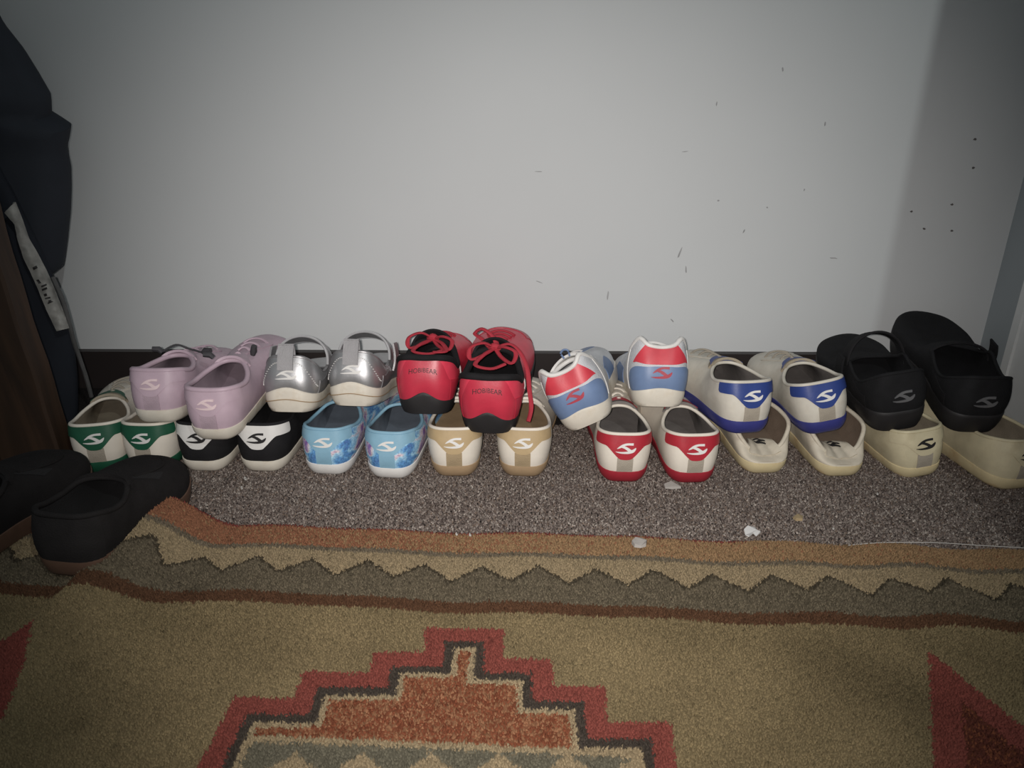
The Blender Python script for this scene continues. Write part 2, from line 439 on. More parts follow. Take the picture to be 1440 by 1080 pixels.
RIM_MARY = [(0,.005,.070),(.019,.0075,.069),(.0305,.022,.060),(.0340,.046,.048),(.0345,.068,.051),(.0335,.086,.059),(.0300,.100,.053),(.0225,.122,.046),(0,.138,.043)]
RIM_MARYB = [(x, y, z + .010) for x, y, z in RIM_MARY]
RIM_RUN = [(0,.004,.073),(.021,.0065,.073),(.032,.022,.067),(.0345,.045,.054),(.0325,.066,.057),(.0225,.086,.073),(0,.093,.078)]
RIM_TRAIN = [(0,.006,.076),(.016,.006,.079),(.026,.014,.087),(.0335,.034,.073),(.0335,.055,.061),(.026,.080,.066),(0,.096,.070)]
RIM_CRUSH = [(0,.020,.0235),(.012,.020,.0255),(.026,.022,.036),(.0385,.036,.053),(.0385,.060,.059),(.024,.086,.065),(0,.094,.067)]
RIM_CLOG = [(0,.005,.067),(.020,.0075,.067),(.0315,.022,.066),(.0345,.046,.061),(.0325,.072,.061),(.023,.098,.068),(0,.108,.069)]

NU = 97
def grid_uv(u0, u1, nu, vlo, vhi, nv):
    U = np.linspace(u0, u1, nu)[:, None]*np.ones((1, nv)); k = np.linspace(0, 1, nv)[None, :]
    lo = np.asarray(vlo(U[:, :1]) if callable(vlo) else np.full((nu, 1), vlo)); hi = np.asarray(vhi(U[:, :1]) if callable(vhi) else np.full((nu, 1), vhi))
    return U, lo + (hi - lo)*k
def add_patch(S, U, V, name, m, parent, off=.0, th=.0011):
    b = MB(); n = S.N(U, V); b.thick(S.S(U, V) + n*off, th, .0016, N=n); return b.build(name, m, parent)
def add_logo(S, m, parent, v0=.64, width=.0235, off=.0014, name='logo', a0=0.0, P_of=None):
    b = MB(); H = .048
    for st in LOGO:
        C = np.array(st, float); Q = spline(C, 5, closed=False)
        x = (Q[:, 0]-682)/464*width; y = -(Q[:, 1]-252)/464*width; w = Q[:, 2]/464*width*.58
        T = np.gradient(np.stack([x, y], 1), axis=0); T /= np.linalg.norm(T, axis=1, keepdims=True)
        nx, ny = -T[:, 1], T[:, 0]
        A = np.stack([x + nx*w, y + ny*w], 1); B = np.stack([x - nx*w, y - ny*w], 1)
        G = np.stack([B, A], 1)
        if P_of is None:
            U = (G[..., 0]+a0)/S.hp; V = v0 + G[..., 1]/H
            n = S.N(U, V); P = S.S(U, V) + n*off
        else:
            P, n = P_of(G)
        b.thick(P, .0006, .001, N=n)
    return b.build(name, m, parent)
def add_text(S, body, m, parent, v0, width, off, a0=0.0):
    cu = bpy.data.curves.new('tmp', 'FONT'); cu.body = body; cu.size = 1.0; cu.align_x = 'CENTER'; cu.align_y = 'CENTER'; cu.resolution_u = 3
    ob = bpy.data.objects.new('tmp', cu); COL.objects.link(ob)
    me = ob.to_mesh(); V = np.array([v.co[:] for v in me.vertices]); F = [tuple(p.vertices) for p in me.polygons]
    ob.to_mesh_clear(); bpy.data.objects.remove(ob)
    sc = width/(V[:, 0].max() - V[:, 0].min())
    x = (V[:, 0] - (V[:, 0].max()+V[:, 0].min())/2)*sc + a0; y = (V[:, 1] - V[:, 1].mean())*sc*1.25
    U = x/S.hp; Vv = v0 + y/.052
    P = S.S(U, Vv) + S.N(U, Vv)*off
    b = MB(); i = b.pts(P); b.f = [tuple(i+k for k in f) for f in F]
    return b.build('lettering', m, parent)

def base_shoe(root, S, c, sole_ins=.0055, collar_r=.0032, insole=True):
    us = np.linspace(-1, 1, NU)
    # sole
    o = S.at(S.O, us); n = S.onorm(us); h = S.hs(us*S.hp, o[:, 1])
    heel = 1 - smooth01(o[:, 1]/(.35*S.L))
    rows = []
    for f, zz in ((-sole_ins*(.55+.45*heel) - .004, 0), (-sole_ins*(.55+.45*heel), .0006), (-sole_ins*.45*(.5+.5*heel), .25), (.0006, .6), (.0013, .85), (.0012, .97), (.0004, 1.0), (-.003, 1.0)):
        zr = h*zz if zz >= .2 or zz == 0 else np.full_like(h, .0012)
        rows.append(np.concatenate([o + n*(f if np.ndim(f) == 0 else f[:, None]), zr[:, None]], 1))
    G = S.lift(np.stack(rows, 1)); b = MB(); b.grid(G)
    lo = G[:, 0]; mid = lo.copy(); mid[:, 0] = S.cen*.5; b.grid(np.stack([mid, lo], 1))
    sole = b.build('sole', c['sole'], root)
    if c.get('sole_line'):
        b = MB(); P = S.lift(np.concatenate([o + n*.0016, (h*.55)[:, None]], 1)); P = P[18:-18]
        b.tube(P, .0006, sides=5); b.build('sole_groove', c['sole_line'], sole)
    # upper
    V = np.linspace(0, 1, 15)
    b = MB(); U2, V2 = np.meshgrid(us, V, indexing='ij'); P = S.S(U2, V2)
    b.grid(P); upper = b.build('upper', c['upper'], root, angle=70)
    # lining
    nn = S.N(U2, V2); th = .0028*np.ones_like(U2)[..., None]
    Q = P - nn*th; Q[:, 0, 2] = np.maximum(Q[:, 0, 2], P[:, 0, 2] + .0005)
    b = MB(); b.grid(Q[:, :, :], flip=True)
    lin_o = b.build('lining', c['lining'], root, angle=70)
    # insole
    oi = np.concatenate([o - n*.002, (h.min() + .0025 - c.get('ins', 0)*(1 - smooth01(o[:, 1]/.045)))[:, None]], 1); c0 = oi.copy(); c0[:, 0] = S.cen
    b = MB(); b.grid(S.lift(np.stack([c0, oi*.5 + c0*.5, oi], 1))); b.build('insole', c['insole'], root)
    # padded collar along the rim
    rim = S.S(us, np.ones_like(us)) - S.N(us, np.full_like(us, .985))*.0014
    lo_, hi_ = c.get('collar_span', (-1, 1))
    sel = (us >= lo_) & (us <= hi_)
    b = MB(); Rm = rim[sel]
    rr = np.full(len(Rm), collar_r)
    b.tube(Rm[:-1], rr[:-1], closed=True, sides=9); b.build('collar', c['collar'], root, angle=80)
    return sole, upper
def heel_patch_fn(A, vtop=.975, vside=.70, vmid=.36, w0=.0105, w1=.024):
    def lo(hp):
        def f(u):
            a = np.abs(u)*hp; v = vmid + (vside - vmid)*(.12*np.clip(a/w0, 0, 1)**2 + .88*smooth01((a - w0*.55)/(w1 - w0*.55)))
            e = np.clip((a - (A - .007))/.007, 0, 1); return v + (vtop - v)*.75*(1 - np.sqrt(np.clip(1 - e*e, 0, 1)))
        return f
    return lo
def add_heel_patch(S, m, root, A=.046, **kw):
    lo = heel_patch_fn(A, **kw)(S.hp)
    U, V = grid_uv(-A/S.hp, A/S.hp, 49, lo, kw.get('vtop', .975), 8)
    return add_patch(S, U, V, 'heel_panel', m, root)
def add_tab(S, m, root, w=.0095, vhi=.40):
    U, V = grid_uv(-w/S.hp, w/S.hp, 7, .02, vhi, 7)
    return add_patch(S, U, V, 'heel_strip', m, root, th=.0005)
def add_tongue(S, m, root, trim=None, ht=.005, span=.52, back=.006):
    q = np.linspace(-1, 1, 21); u = np.where(q >= 0, 1 - (1 - span)*(1 - q), -1 + (1 - span)*(1 + q)); u = np.sign(q + 1e-9)*(1 - (1 - span)*np.abs(q)**(1/S.rp))
    w = np.cos(q*np.pi/2)**.7; r = np.linspace(0, 1, 6)
    base = S.S(u, np.full(21, .90)) + S.N(u, np.full(21, .90))*.0006; rim = S.S(u, np.ones(21))
    top = rim.copy(); top[:, 2] += ht*w; top[:, 1] -= back*w*.8
    P = np.zeros((21, 6, 3))
    for k, f in enumerate(r):
        mid = (1-f)**2*base + 2*f*(1-f)*(rim + np.array([0, .002, .003])) + f*f*top; P[:, k] = mid
    P = P[::-1] if P[0, 0, 0] > P[-1, 0, 0] else P
    b = MB(); b.thick(P, .0016, .0016, back=True); tg = b.build('tongue', m, root)
    if trim:
        b = MB()
        for sg in (-1, 1):
            U, V = grid_uv(sg*.54, sg*1.0, 14, lambda u: .985 - .085*smooth01((np.abs(u) - .54)/.12), .99, 4)
            if sg < 0: U, V = U[::-1], V[::-1]
            n = S.N(U, V); b.thick(S.S(U, V) + n*.0030, .0010, .003, N=n)
        b.build('tongue_trim', trim, tg)
    return tg
def add_laces(S, m, root, n=4, v0=.93, v1=.60, half=.11, r=.0021, eyestay=None):
    if eyestay:
        for sg in (-1, 1):
            U, V = grid_uv(sg*(1 - half - .05), sg*(1 - half + .035), 6, v1 - .06, .985, 10)
            if sg < 0: U, V = U, V
            else: U, V = U[::-1], V[::-1]
            b = MB(); nn = S.N(U, V); b.thick(S.S(U, V), .0012, .001, N=nn); b.build('eyestay', eyestay, root)
    for v in np.linspace(v0, v1, n):
        U = np.concatenate([np.linspace(1 - half, 1, 6), np.linspace(-1, -1 + half, 6)[1:]])
        P = S.S(U, np.full(11, v)); nn = S.N(U, np.full(11, v)); P = P + nn*(.0012 + .0028*np.sin(np.linspace(0, np.pi, 11)))[:, None]
        b = MB(); b.tube(P, r, sides=6, flat=.6); b.build('lace', m, root)
def root_at(name, px, py, z, yaw, pitch=0, roll=0):
    p = on_z(px, py, z)
    o = empty(name, tuple(p)); o.rotation_euler = Euler((R(pitch), R(roll), R(yaw)), 'XYZ'); return o

M_white = mat('leather_white', (214, 205, 190), rough=0.5, grain=.03, gscale=40, bump=.12, bscale=500)
M_whitec = mat('leather_cool_white', (212, 210, 206), rough=0.45, grain=.03, bump=.1, bscale=500)
M_cream = mat('leather_cream', (198, 186, 150), rough=0.55, grain=.04, bump=.14, bscale=450, dirt=(150, 132, 98), dirt_amt=.35)
M_solew = mat('rubber_white', (208, 200, 184), rough=0.55, grain=.03, bump=.05, dirt=(172, 150, 118), dirt_amt=.55)
M_solecr = mat('rubber_yellowed', (206, 188, 142), rough=0.55, grain=.04, bump=.05, dirt=(170, 132, 84), dirt_amt=.6)
M_liner = mat('lining_beige', (150, 138, 118), rough=0.9, spec=.1, grain=.06, bump=.25, kind='weave', bscale=700)
M_linerg = mat('lining_grey', (112, 106, 102), rough=0.9, spec=.1, grain=.06, bump=.25, kind='weave', bscale=700)
M_strip = mat('strip_grey', (158, 148, 132), rough=0.8, grain=.05, bump=.4, kind='weave', bscale=900)
M_black = mat('textile_black', (30, 29, 31), rough=0.85, spec=.2, grain=.08, bump=.3, kind='weave', bscale=800)
M_rubblk = mat('rubber_black', (34, 32, 33), rough=0.6, grain=.05, bump=.05)

def court(name, label, group, pos, c, side=1, L=.235, W=.94, patch=True, tab=True, laces=True, tongue=True, logo_v=.66, rim=None, collar_r=.0023, **kw):
    root = root_at(name, *pos); tag(root, label, 'shoe', group)
    S = Last(L=L, W=W, side=side, rim=rim, **kw)
    base_shoe(root, S, c, collar_r=collar_r)
    if patch: add_heel_patch(S, c['patch'], root, A=c.get('A', .046))
    if tab: add_tab(S, c['tab'], root)
    if c.get('logo'): add_logo(S, c['logo'], root, v0=logo_v)
    if tongue: add_tongue(S, c['tongue'], root, c.get('trim'))
    if laces: add_laces(S, c['lace'], root, eyestay=c.get('eyestay'))
    return root, S

# ---- white sneakers with green heels
m_green = mat('leather_green', (22, 84, 58), rough=.5, grain=.06, bump=.1)
cg = dict(upper=M_white, sole=m_green, lining=M_liner, insole=M_liner, collar=M_white, patch=m_green, tab=M_strip, logo=M_whitec, tongue=M_liner, trim=m_green, lace=M_strip, eyestay=M_white)
g = 'green-heeled sneakers'
court('sneaker', 'white sneaker with green heel panel standing against the dark wooden board', g, (146, 670, 0, 12), cg, side=-1)
court('sneaker', 'white sneaker with green heel panel lying under a lilac sneaker', g, (211, 669, 0, -2), cg, side=1)
# ---- black slip-ons with white heel patch
cb = dict(upper=M_black, sole=M_solew, lining=M_black, insole=M_rubblk, collar=M_black, patch=M_whitec, logo=M_rubblk, tongue=M_black, lace=M_black, A=.050)
g = 'black sneakers with white heel patches'
court('sneaker', 'black sneaker with white heel patch, its emblem half covered by a lilac sneaker', g, (287, 668, 0, -3), cb, side=-1, tab=False, laces=False)
court('sneaker', 'black sneaker with white heel patch beside the pale blue galaxy shoes', g, (370, 668, 0, -3), cb, side=1, tab=False, laces=False)
# ---- pale blue slip-ons with galaxy print
def galaxy():
    m = bpy.data.materials.new('galaxy_print'); m.use_nodes = True; N = m.node_tree.nodes; Lk = m.node_tree.links
    b = N['Principled BSDF']; b.inputs['Roughness'].default_value = .75
    tc = N.new('ShaderNodeTexCoord'); mp = N.new('ShaderNodeMapping'); mp.inputs['Scale'].default_value = (24, 24, 38)
    nz = N.new('ShaderNodeTexNoise'); nz.inputs['Scale'].default_value = 1; nz.inputs['Detail'].default_value = 3; nz.inputs['Distortion'].default_value = .8
    rp = N.new('ShaderNodeValToRGB'); e = rp.color_ramp.elements
    e[0].position = .30; e[0].color = (*lin((58, 78, 140)), 1); e[1].position = .72; e[1].color = (*lin((150, 92, 130)), 1)
    for p, c in ((.42, (84, 136, 184)), (.5, (150, 190, 212)), (.57, (196, 178, 184)), (.64, (120, 96, 158))):
        q = e.new(p); q.color = (*lin(c), 1)
    n2 = N.new('ShaderNodeTexNoise'); n2.inputs['Scale'].default_value = 420; n2.inputs['Detail'].default_value = 2
    mx = N.new('ShaderNodeMixRGB'); mx.blend_type = 'OVERLAY'; mx.inputs['Fac'].default_value = .8
    Lk.new(tc.outputs['Object'], mp.inputs['Vector']); Lk.new(mp.outputs['Vector'], nz.inputs['Vector']); Lk.new(tc.outputs['Object'], n2.inputs['Vector'])
    Lk.new(nz.outputs['Fac'], rp.inputs['Fac']); Lk.new(rp.outputs['Color'], mx.inputs['Color1']); Lk.new(n2.outputs['Fac'], mx.inputs['Color2'])
    Lk.new(mx.outputs['Color'], b.inputs['Base Color']); return m
m_gal = galaxy(); m_pale = mat('leather_pale_blue', (120, 166, 190), rough=.5, grain=.04, bump=.1)
m_bluelin = mat('lining_slate', (96, 106, 118), rough=.9, spec=.1, grain=.06, bump=.25, kind='weave', bscale=700)
cq = dict(upper=m_gal, sole=M_whitec, lining=m_bluelin, insole=m_bluelin, collar=m_pale, patch=m_pale, tab=m_pale, logo=M_whitec, tongue=m_bluelin, A=.040)
g = 'pale blue galaxy print slip-ons'
court('slip_on_shoe', 'pale blue galaxy print slip-on next to the black sneakers', g, (461, 672, 0, -5), cq, side=-1, laces=False, tongue=False, rim=RIM_SLIP)
court('slip_on_shoe', 'pale blue galaxy print slip-on next to the tan-heeled sneakers', g, (549, 677, 0, -6), cq, side=1, laces=False, tongue=False, rim=RIM_SLIP)
# ---- tan heeled sneakers
m_tan = mat('leather_tan', (176, 150, 108), rough=.5, grain=.04, bump=.1); m_gum = mat('rubber_tan', (160, 132, 98), rough=.5, grain=.04, bump=.05, dirt=(128, 102, 74), dirt_amt=.4)
m_tanl = mat('lining_tan', (150, 124, 92), rough=.9, spec=.1, bump=.25, kind='weave', bscale=700)
ct = dict(upper=M_white, sole=m_gum, lining=m_tanl, insole=m_tanl, collar=M_white, patch=m_tan, tab=mat('strip_tan', (158, 136, 102), rough=.8, bump=.4, kind='weave', bscale=900), logo=M_whitec, tongue=M_white, lace=M_white, eyestay=M_white)
g = 'tan-heeled sneakers'
court('sneaker', 'white sneaker with tan heel and gum sole next to the galaxy slip-ons', g, (642, 674, 0, 1), ct, side=-1)
court('sneaker', 'white sneaker with tan heel and gum sole, a red lace end hanging into it', g, (737, 674, 0, -4), ct, side=1)
# ---- red heeled sneakers
m_red = mat('leather_red', (176, 32, 46), rough=.42, grain=.05, bump=.1); m_rsole = mat('rubber_red', (160, 30, 44), rough=.5, grain=.05, bump=.05)
cr = dict(upper=M_white, sole=m_rsole, lining=M_linerg, insole=M_linerg, collar=M_white, patch=m_red, tab=M_strip, logo=M_whitec, tongue=M_linerg, trim=m_red, lace=M_white, eyestay=M_white)
g = 'red-heeled sneakers'
court('sneaker', 'white sneaker with dark red heel and sole next to the tan-heeled sneakers', g, (879, 681, 0, -2), cr, side=-1)
court('sneaker', 'white sneaker with dark red heel and sole beside the crushed white sneakers', g, (977, 682, 0, 3), cr, side=1)
# ---- crushed white sneakers
M_old = mat('leather_grubby', (196, 186, 166), rough=.6, grain=.05, bump=.3, bscale=160, dirt=(140, 124, 100), dirt_amt=.45)
M_oldlin = mat('lining_brown', (120, 102, 86), rough=.9, spec=.1, bump=.25, kind='weave', bscale=700)
cc_ = dict(ins=.008, upper=M_old, sole=M_solecr, lining=M_oldlin, insole=M_oldlin, collar=M_old, tongue=M_oldlin, lace=M_old, eyestay=M_old)
g = 'white sneakers with trodden heels'
def crushed(label, pos, side):
    root, S = court('sneaker', label, g, pos, cc_, side=side, patch=False, tab=False, rim=RIM_CRUSH, collar_r=.0028)
    a = np.linspace(-.021, .021, 21)[:, None]; k = np.linspace(0, 1, 9)[None, :]
    r0 = S.S(a[:, 0]/S.hp, np.ones(21))[:, None, :]
    e = np.stack([a*.62 + 0*k, .052 + 0*a - 12*a**2 + 0*k, .0245 + 6*a**2 + 0*k], 2)
    P = r0*(1 - k[..., None]) + e*k[..., None]; P[:, 1] = r0[:, 0]; P[:, 0] = S.S(a[:, 0]/S.hp, np.full(21, .7)) + S.N(a[:, 0]/S.hp, np.full(21, .7))*.0004; P[..., 2] += .004*np.sin(k*np.pi) + .0008*np.sin(a*420 + k*3)
    b = MB(); b.thick(P, .0015, .0015, back=True); fl = b.build('folded_heel', M_old, root)
    n = grid_normals(P)
    def on(G):
        i = np.clip((G[..., 0]/.042 + .5)*20, 0, 20); j = np.clip((.55 - G[..., 1]/.03)*8, 0, 8)
        ii = i.astype(int).clip(0, 19); jj = j.astype(int).clip(0, 7); fi = (i-ii)[..., None]; fj = (j-jj)[..., None]
        f = lambda A: (A[ii, jj]*(1-fi)*(1-fj) + A[ii+1, jj]*fi*(1-fj) + A[ii, jj+1]*(1-fi)*fj + A[ii+1, jj+1]*fi*fj)
        nn = f(n); return f(P) + nn*.002, nn
    add_logo(S, M_rubblk, fl, width=.022, P_of=on)
crushed('grubby white sneaker with trodden-down heel beside the red-heeled sneakers', (1080, 668, 0, 3), -1)
crushed('grubby white sneaker with trodden-down heel beside the plain cream sneaker', (1188, 672, 0, 4), 1)
# ---- cream sneakers
cm = dict(upper=M_cream, sole=M_solecr, lining=M_liner, insole=M_liner, collar=M_cream, patch=M_cream, tab=M_strip, logo=M_rubblk, tongue=M_liner, lace=M_cream, eyestay=M_cream)
g = 'cream sneakers'
court('sneaker', 'plain cream sneaker with black heel emblem under the black strap shoes', g, (1300, 672, 0, 6, 0, -8), cm, side=-1)
court('sneaker', 'plain cream sneaker pushed into the corner by the door casing', g, (1436, 689, 0, 8), cm, side=1, W=1.06, L=.25)

# ------------------------------------------------------------------ upper row
# ---- lilac
m_lil = mat('leather_lilac', (186, 160, 174), rough=.5, grain=.03, bump=.1); m_lill = mat('lining_lilac', (150, 130, 142), rough=.85, grain=.05, bump=.2)
m_lild = mat('strip_lilac', (172, 148, 160), rough=.7, bump=.3, kind='weave', bscale=900); m_elas = mat('elastic_grey', (62, 60, 64), rough=.7, bump=.3)
m_pinkw = mat('print_pink', (222, 196, 198), rough=.5)
cl = dict(upper=m_lil, sole=M_solew, lining=m_lill, insole=m_lill, collar=m_lil, patch=m_lil, tab=m_lild, logo=m_pinkw, tongue=m_lil, lace=m_lil, eyestay=m_lil)
g = 'lilac sneakers'
def toggle(root, S, x, y, z, ang):
    b = MB(); b.tube([(x, y, z), (x + .004*math.cos(ang), y, z + .004), (x + .012*math.cos(ang), y - .002, z + .012*abs(math.sin(ang)) + .002)], [.003, .0042, .0034], sides=8)
    t = b.build('lace_toggle', m_elas, root); return t
r, S = court('sneaker', 'lilac sneaker standing on the green-heeled sneakers', g, (220, 599, .070, -1, -8), cl, side=-1, collar_r=.0034)
toggle(r, S, -.022, .085, .070, 2.9); toggle(r, S, .024, .100, .066, .2)
b = MB(); b.tube(spline([(-.022,.085,.071),(-.010,.100,.077),(.004,.105,.071),(.024,.100,.067)], 6, False), .0014, sides=6); b.build('elastic_cord', m_elas, r)
r, S = court('sneaker', 'lilac sneaker overhanging the black sneaker with white patch', g, (302, 624, .058, -2, 2), cl, side=1, collar_r=.0034, L=.25)
toggle(r, S, .024, .098, .072, 1.2); toggle(r, S, -.024, .092, .070, 2.9)

# ---- silver and black strap shoes
def mary(name, label, group, pos, c, side, L=.215, hs=None, strap_h=.086, tab=True, W=1.0, strap_y=.080, toe_h=.028, rim=None):
    hs = hs or (lambda a, y: .0225 + .0100*np.exp(-(a/.024)**2) + .004*smooth01((np.abs(a)-.06)/.04))
    root = root_at(name, *pos); tag(root, label, 'shoe', group)
    S = Last(L=L, W=W, side=side, rim=rim or RIM_MARY, hs=hs, toe_h=toe_h, heel_bulge=.005)
    base_shoe(root, S, c, collar_r=.0022)
    add_logo(S, c['logo'], root, v0=.42, width=.025, off=.0006)
    k = L/.24
    if tab:
        b = MB(); x = np.linspace(-.0095, .0095, 5)[:, None]; z = np.linspace(0, 1, 9)[None, :]
        P = np.stack([x + 0*z, -.0035 + .007*z**2 + 0*x, .054 + .030*z + 0*x], 2)
        P2 = np.stack([x + 0*z, .0095 - .0055*z**3 + 0*x, .060 + .024*z + 0*x], 2)
        b.thick(P, .0008, .0008, back=True); b.thick(P2, .0008, .0008, back=True)
        b.tube([(-.0095, .0037, .0840), (.0095, .0037, .0840)], .0018, sides=6)
        b.build('pull_tab', c['tab'], root)
        # stitching
        b = MB()
        for a in np.linspace(-.040, .040, 41):
            v = .80 - .55*smooth01((abs(a) - .012)/.030)
            Q = S.S(np.array([a - .0006, a + .0006])/S.hp, np.array([v, v])); q = Q + S.N(np.array([a, a])/S.hp, np.array([v, v]))*.0005
            b.tube(q, .0006, sides=4)
        b.build('stitching', c['stitch'], root)
    # overlay panels along the sides
    for sg in (-1, 1):
        U, V = grid_uv(sg*.045/S.hp, sg*.085/S.hp, 14, .02, lambda u: .45 + .4*smooth01((np.abs(u)*S.hp - .045)/.04), 8)
        if sg < 0: U, V = U[::-1], V[::-1]
        add_patch(S, U, V, 'side_panel', c['panel'], root, th=.0006)
    # strap
    t = np.linspace(0, 1, 25)[:, None]; w = np.linspace(-1, 1, 4)[None, :]
    xs = .034*W*np.cos(np.pi*t); zz = .054 + (strap_h - .054)*np.sin(np.pi*t)**.75
    P = np.stack([xs + 0*w, strap_y*k + .006*np.sin(np.pi*t) + .0085*w, zz - .004*w*np.sin(np.pi*t)], 2)
    n = grid_normals(P); 
    if n[12, 1, 2] < 0: n = -n
    b = MB(); b.thick(P, .0014, .0014, N=n, back=True); st = b.build('strap', c['strap'], root)
    b = MB()
    for j in (0, 3): b.tube(P[:, j] , .0017, sides=6)
    b.build('strap_edge', c['edge'], st)
    sg = side; x = .0365*W*sg
    b = MB(); zt = np.linspace(0, 1, 7)[:, None]
    Q = np.stack([x + sg*(.003*np.sin(zt*3) + .002) + 0*w, strap_y*k + .0095*w + 0*zt, .076 - .036*zt + 0*w], 2)
    b.thick(Q, .0012, .0012, back=True); b.build('strap_end', c['strap'], st)
    return root, S
m_silver = mat('leather_silver', (178, 178, 180), rough=.45, metal=.8, grain=.04, bump=.10, bscale=300)
m_silvp = mat('leather_silver_dull', (160, 158, 160), rough=.42, metal=.75, grain=.04, bump=.10)
m_sgrey = mat('lining_silver_grey', (164, 164, 166), rough=.8, grain=.04, bump=.2); m_tabg = mat('webbing_grey', (150, 148, 150), rough=.85, grain=.05, bump=.5, kind='weave', bscale=700)
cs = dict(upper=m_silver, sole=M_solew, sole_line=m_gum, lining=m_sgrey, insole=m_sgrey, collar=m_silvp, logo=M_whitec, tab=m_tabg, stitch=M_whitec, panel=m_silvp, strap=m_silvp, edge=m_sgrey)
g = 'silver strap shoes'
mary('strap_shoe', 'silver strap shoe resting on the black sneaker, beside a lilac sneaker', g, (406, 583, .078, -2, -15), cs, -1)
mary('strap_shoe', 'silver strap shoe resting on the galaxy slip-on, beside a red running shoe', g, (496, 574, .078, -4, -15), cs, 1)

# ---- red running shoes
m_rr = mat('synthetic_red', (196, 40, 62), rough=.38, grain=.04, bump=.08); m_rb = mat('synthetic_bright_red', (226, 52, 76), rough=.42, grain=.04, bump=.08)
m_rlace = mat('lace_red', (178, 36, 52), rough=.8, bump=.4, kind='weave', bscale=900)
crun = dict(upper=m_rb, sole=M_rubblk, lining=M_black, insole=M_black, collar=M_black)
def runner(label, pos, side, dangle):
    root = root_at('running_shoe', *pos); tag(root, label, 'shoe', 'red running shoes')
    hs = lambda a, y: .0185 + .0125*np.exp(-(a/.016)**2) + .007*smooth01((np.abs(a) - .045)/.03)
    S = Last(L=.245, W=1.06, side=side, rim=RIM_RUN, hs=hs, heel_bulge=.005, toe_h=.034, spring=.014)
    base_shoe(root, S, crun, collar_r=.0044, sole_ins=.003)
    hp = S.hp
    U, V = grid_uv(-.036/hp, .036/hp, 33, .01, lambda u: .93 - .45*smooth01((np.abs(u)*hp - .020)/.014), 9)
    add_patch(S, U, V, 'heel_counter', m_rr, root, th=.0008)
    for sg in (-1, 1):
        U, V = grid_uv(sg*.034/hp, sg*.088/hp, 18, .01, lambda u: .50 - .08*smooth01((np.abs(u)*hp - .05)/.03), 6)
        if sg < 0: U, V = U[::-1], V[::-1]
        add_patch(S, U, V, 'side_panel', m_rr, root, th=.0012)
        V1 = np.linspace(.05, .95, 12); U1 = sg*(.088 + .020*V1)/hp
        b = MB(); b.tube(S.S(U1, V1) + S.N(U1, V1)*.0006, .0011, sides=5); b.build('piping', M_whitec, root)
        U, V = grid_uv(sg*.098/hp, sg*.112/hp, 5, .02, .40, 6)
        if sg < 0: U, V = U[::-1], V[::-1]
        add_patch(S, U, V, 'side_stripe', m_sgrey, root, th=.0006)
    U, V = grid_uv(-1, -.80, 12, .0, .42, 6); add_patch(S, U, V, 'toe_cap', m_rr, root, th=.0008)
    U, V = grid_uv(.80, 1, 12, .0, .42, 6); add_patch(S, U, V, 'toe_cap', m_rr, root, th=.0008)
    add_text(S, 'HOBIBEAR', M_rubblk, root, .66, .034, .0013)
    add_tongue(S, M_black, root, None, ht=.014, back=.006)
    add_laces(S, m_rlace, root, n=5, v0=.97, v1=.62, half=.12, r=.0026)
    # bow
    def cord(pts, name, r=.0030):
        b = MB(); b.tube(spline(pts, 7, False), r, sides=7, flat=.6); b.build(name, m_rlace, root)
    z0 = .080; y0 = .086
    b = MB(); b.tube(spline([(-.005, y0, z0), (0, y0-.003, z0+.004), (.005, y0, z0)], 4, False), .0045, sides=8); b.build('lace_knot', m_rlace, root)
    cord([(0, y0, z0), (-.014, y0-.010, z0+.010), (-.030, y0-.014, z0+.004), (-.028, y0-.022, z0-.008), (-.012, y0-.014, z0-.004), (0, y0, z0)], 'lace_loop')
    cord([(0, y0, z0), (.014, y0-.012, z0+.006), (.028, y0-.020, z0+.002), (.024, y0-.030, z0-.008), (.010, y0-.016, z0-.006), (0, y0, z0)], 'lace_loop')
    cord([(0, y0, z0), (-.012, y0-.020, z0-.002), (-.020, y0-.040, z0-.008), (.000, y0-.046, z0-.010), (.016, y0-.034, z0-.008)], 'lace_end')
    if dangle:
        cord([(0, y0, z0), (.018, y0, z0+.006), (.032, y0-.006, z0-.002), (.042, y0-.016, z0-.020), (.046, y0-.026, z0-.046), (.049, y0-.034, z0-.066), (.046, y0-.044, z0-.080)], 'lace_end')
        cord([(-.006, y0, z0), (-.018, y0+.010, z0+.008), (-.027, y0+.012, z0+.014), (-.018, y0+.014, z0+.020), (-.004, y0+.010, z0+.012), (.004, y0, z0)], 'lace_loop', .0034)
    else:
        cord([(0, y0, z0), (.014, y0-.016, z0-.002), (.022, y0-.036, z0-.008), (.006, y0-.044, z0-.008)], 'lace_end')
    return root
runner('red running shoe with black sole beside the silver strap shoes', (598, 585, .068, -3, -8), -1, False)
runner('red running shoe with black sole and a lace end hanging down its side', (688, 612, .062, -5, 0), 1, True)

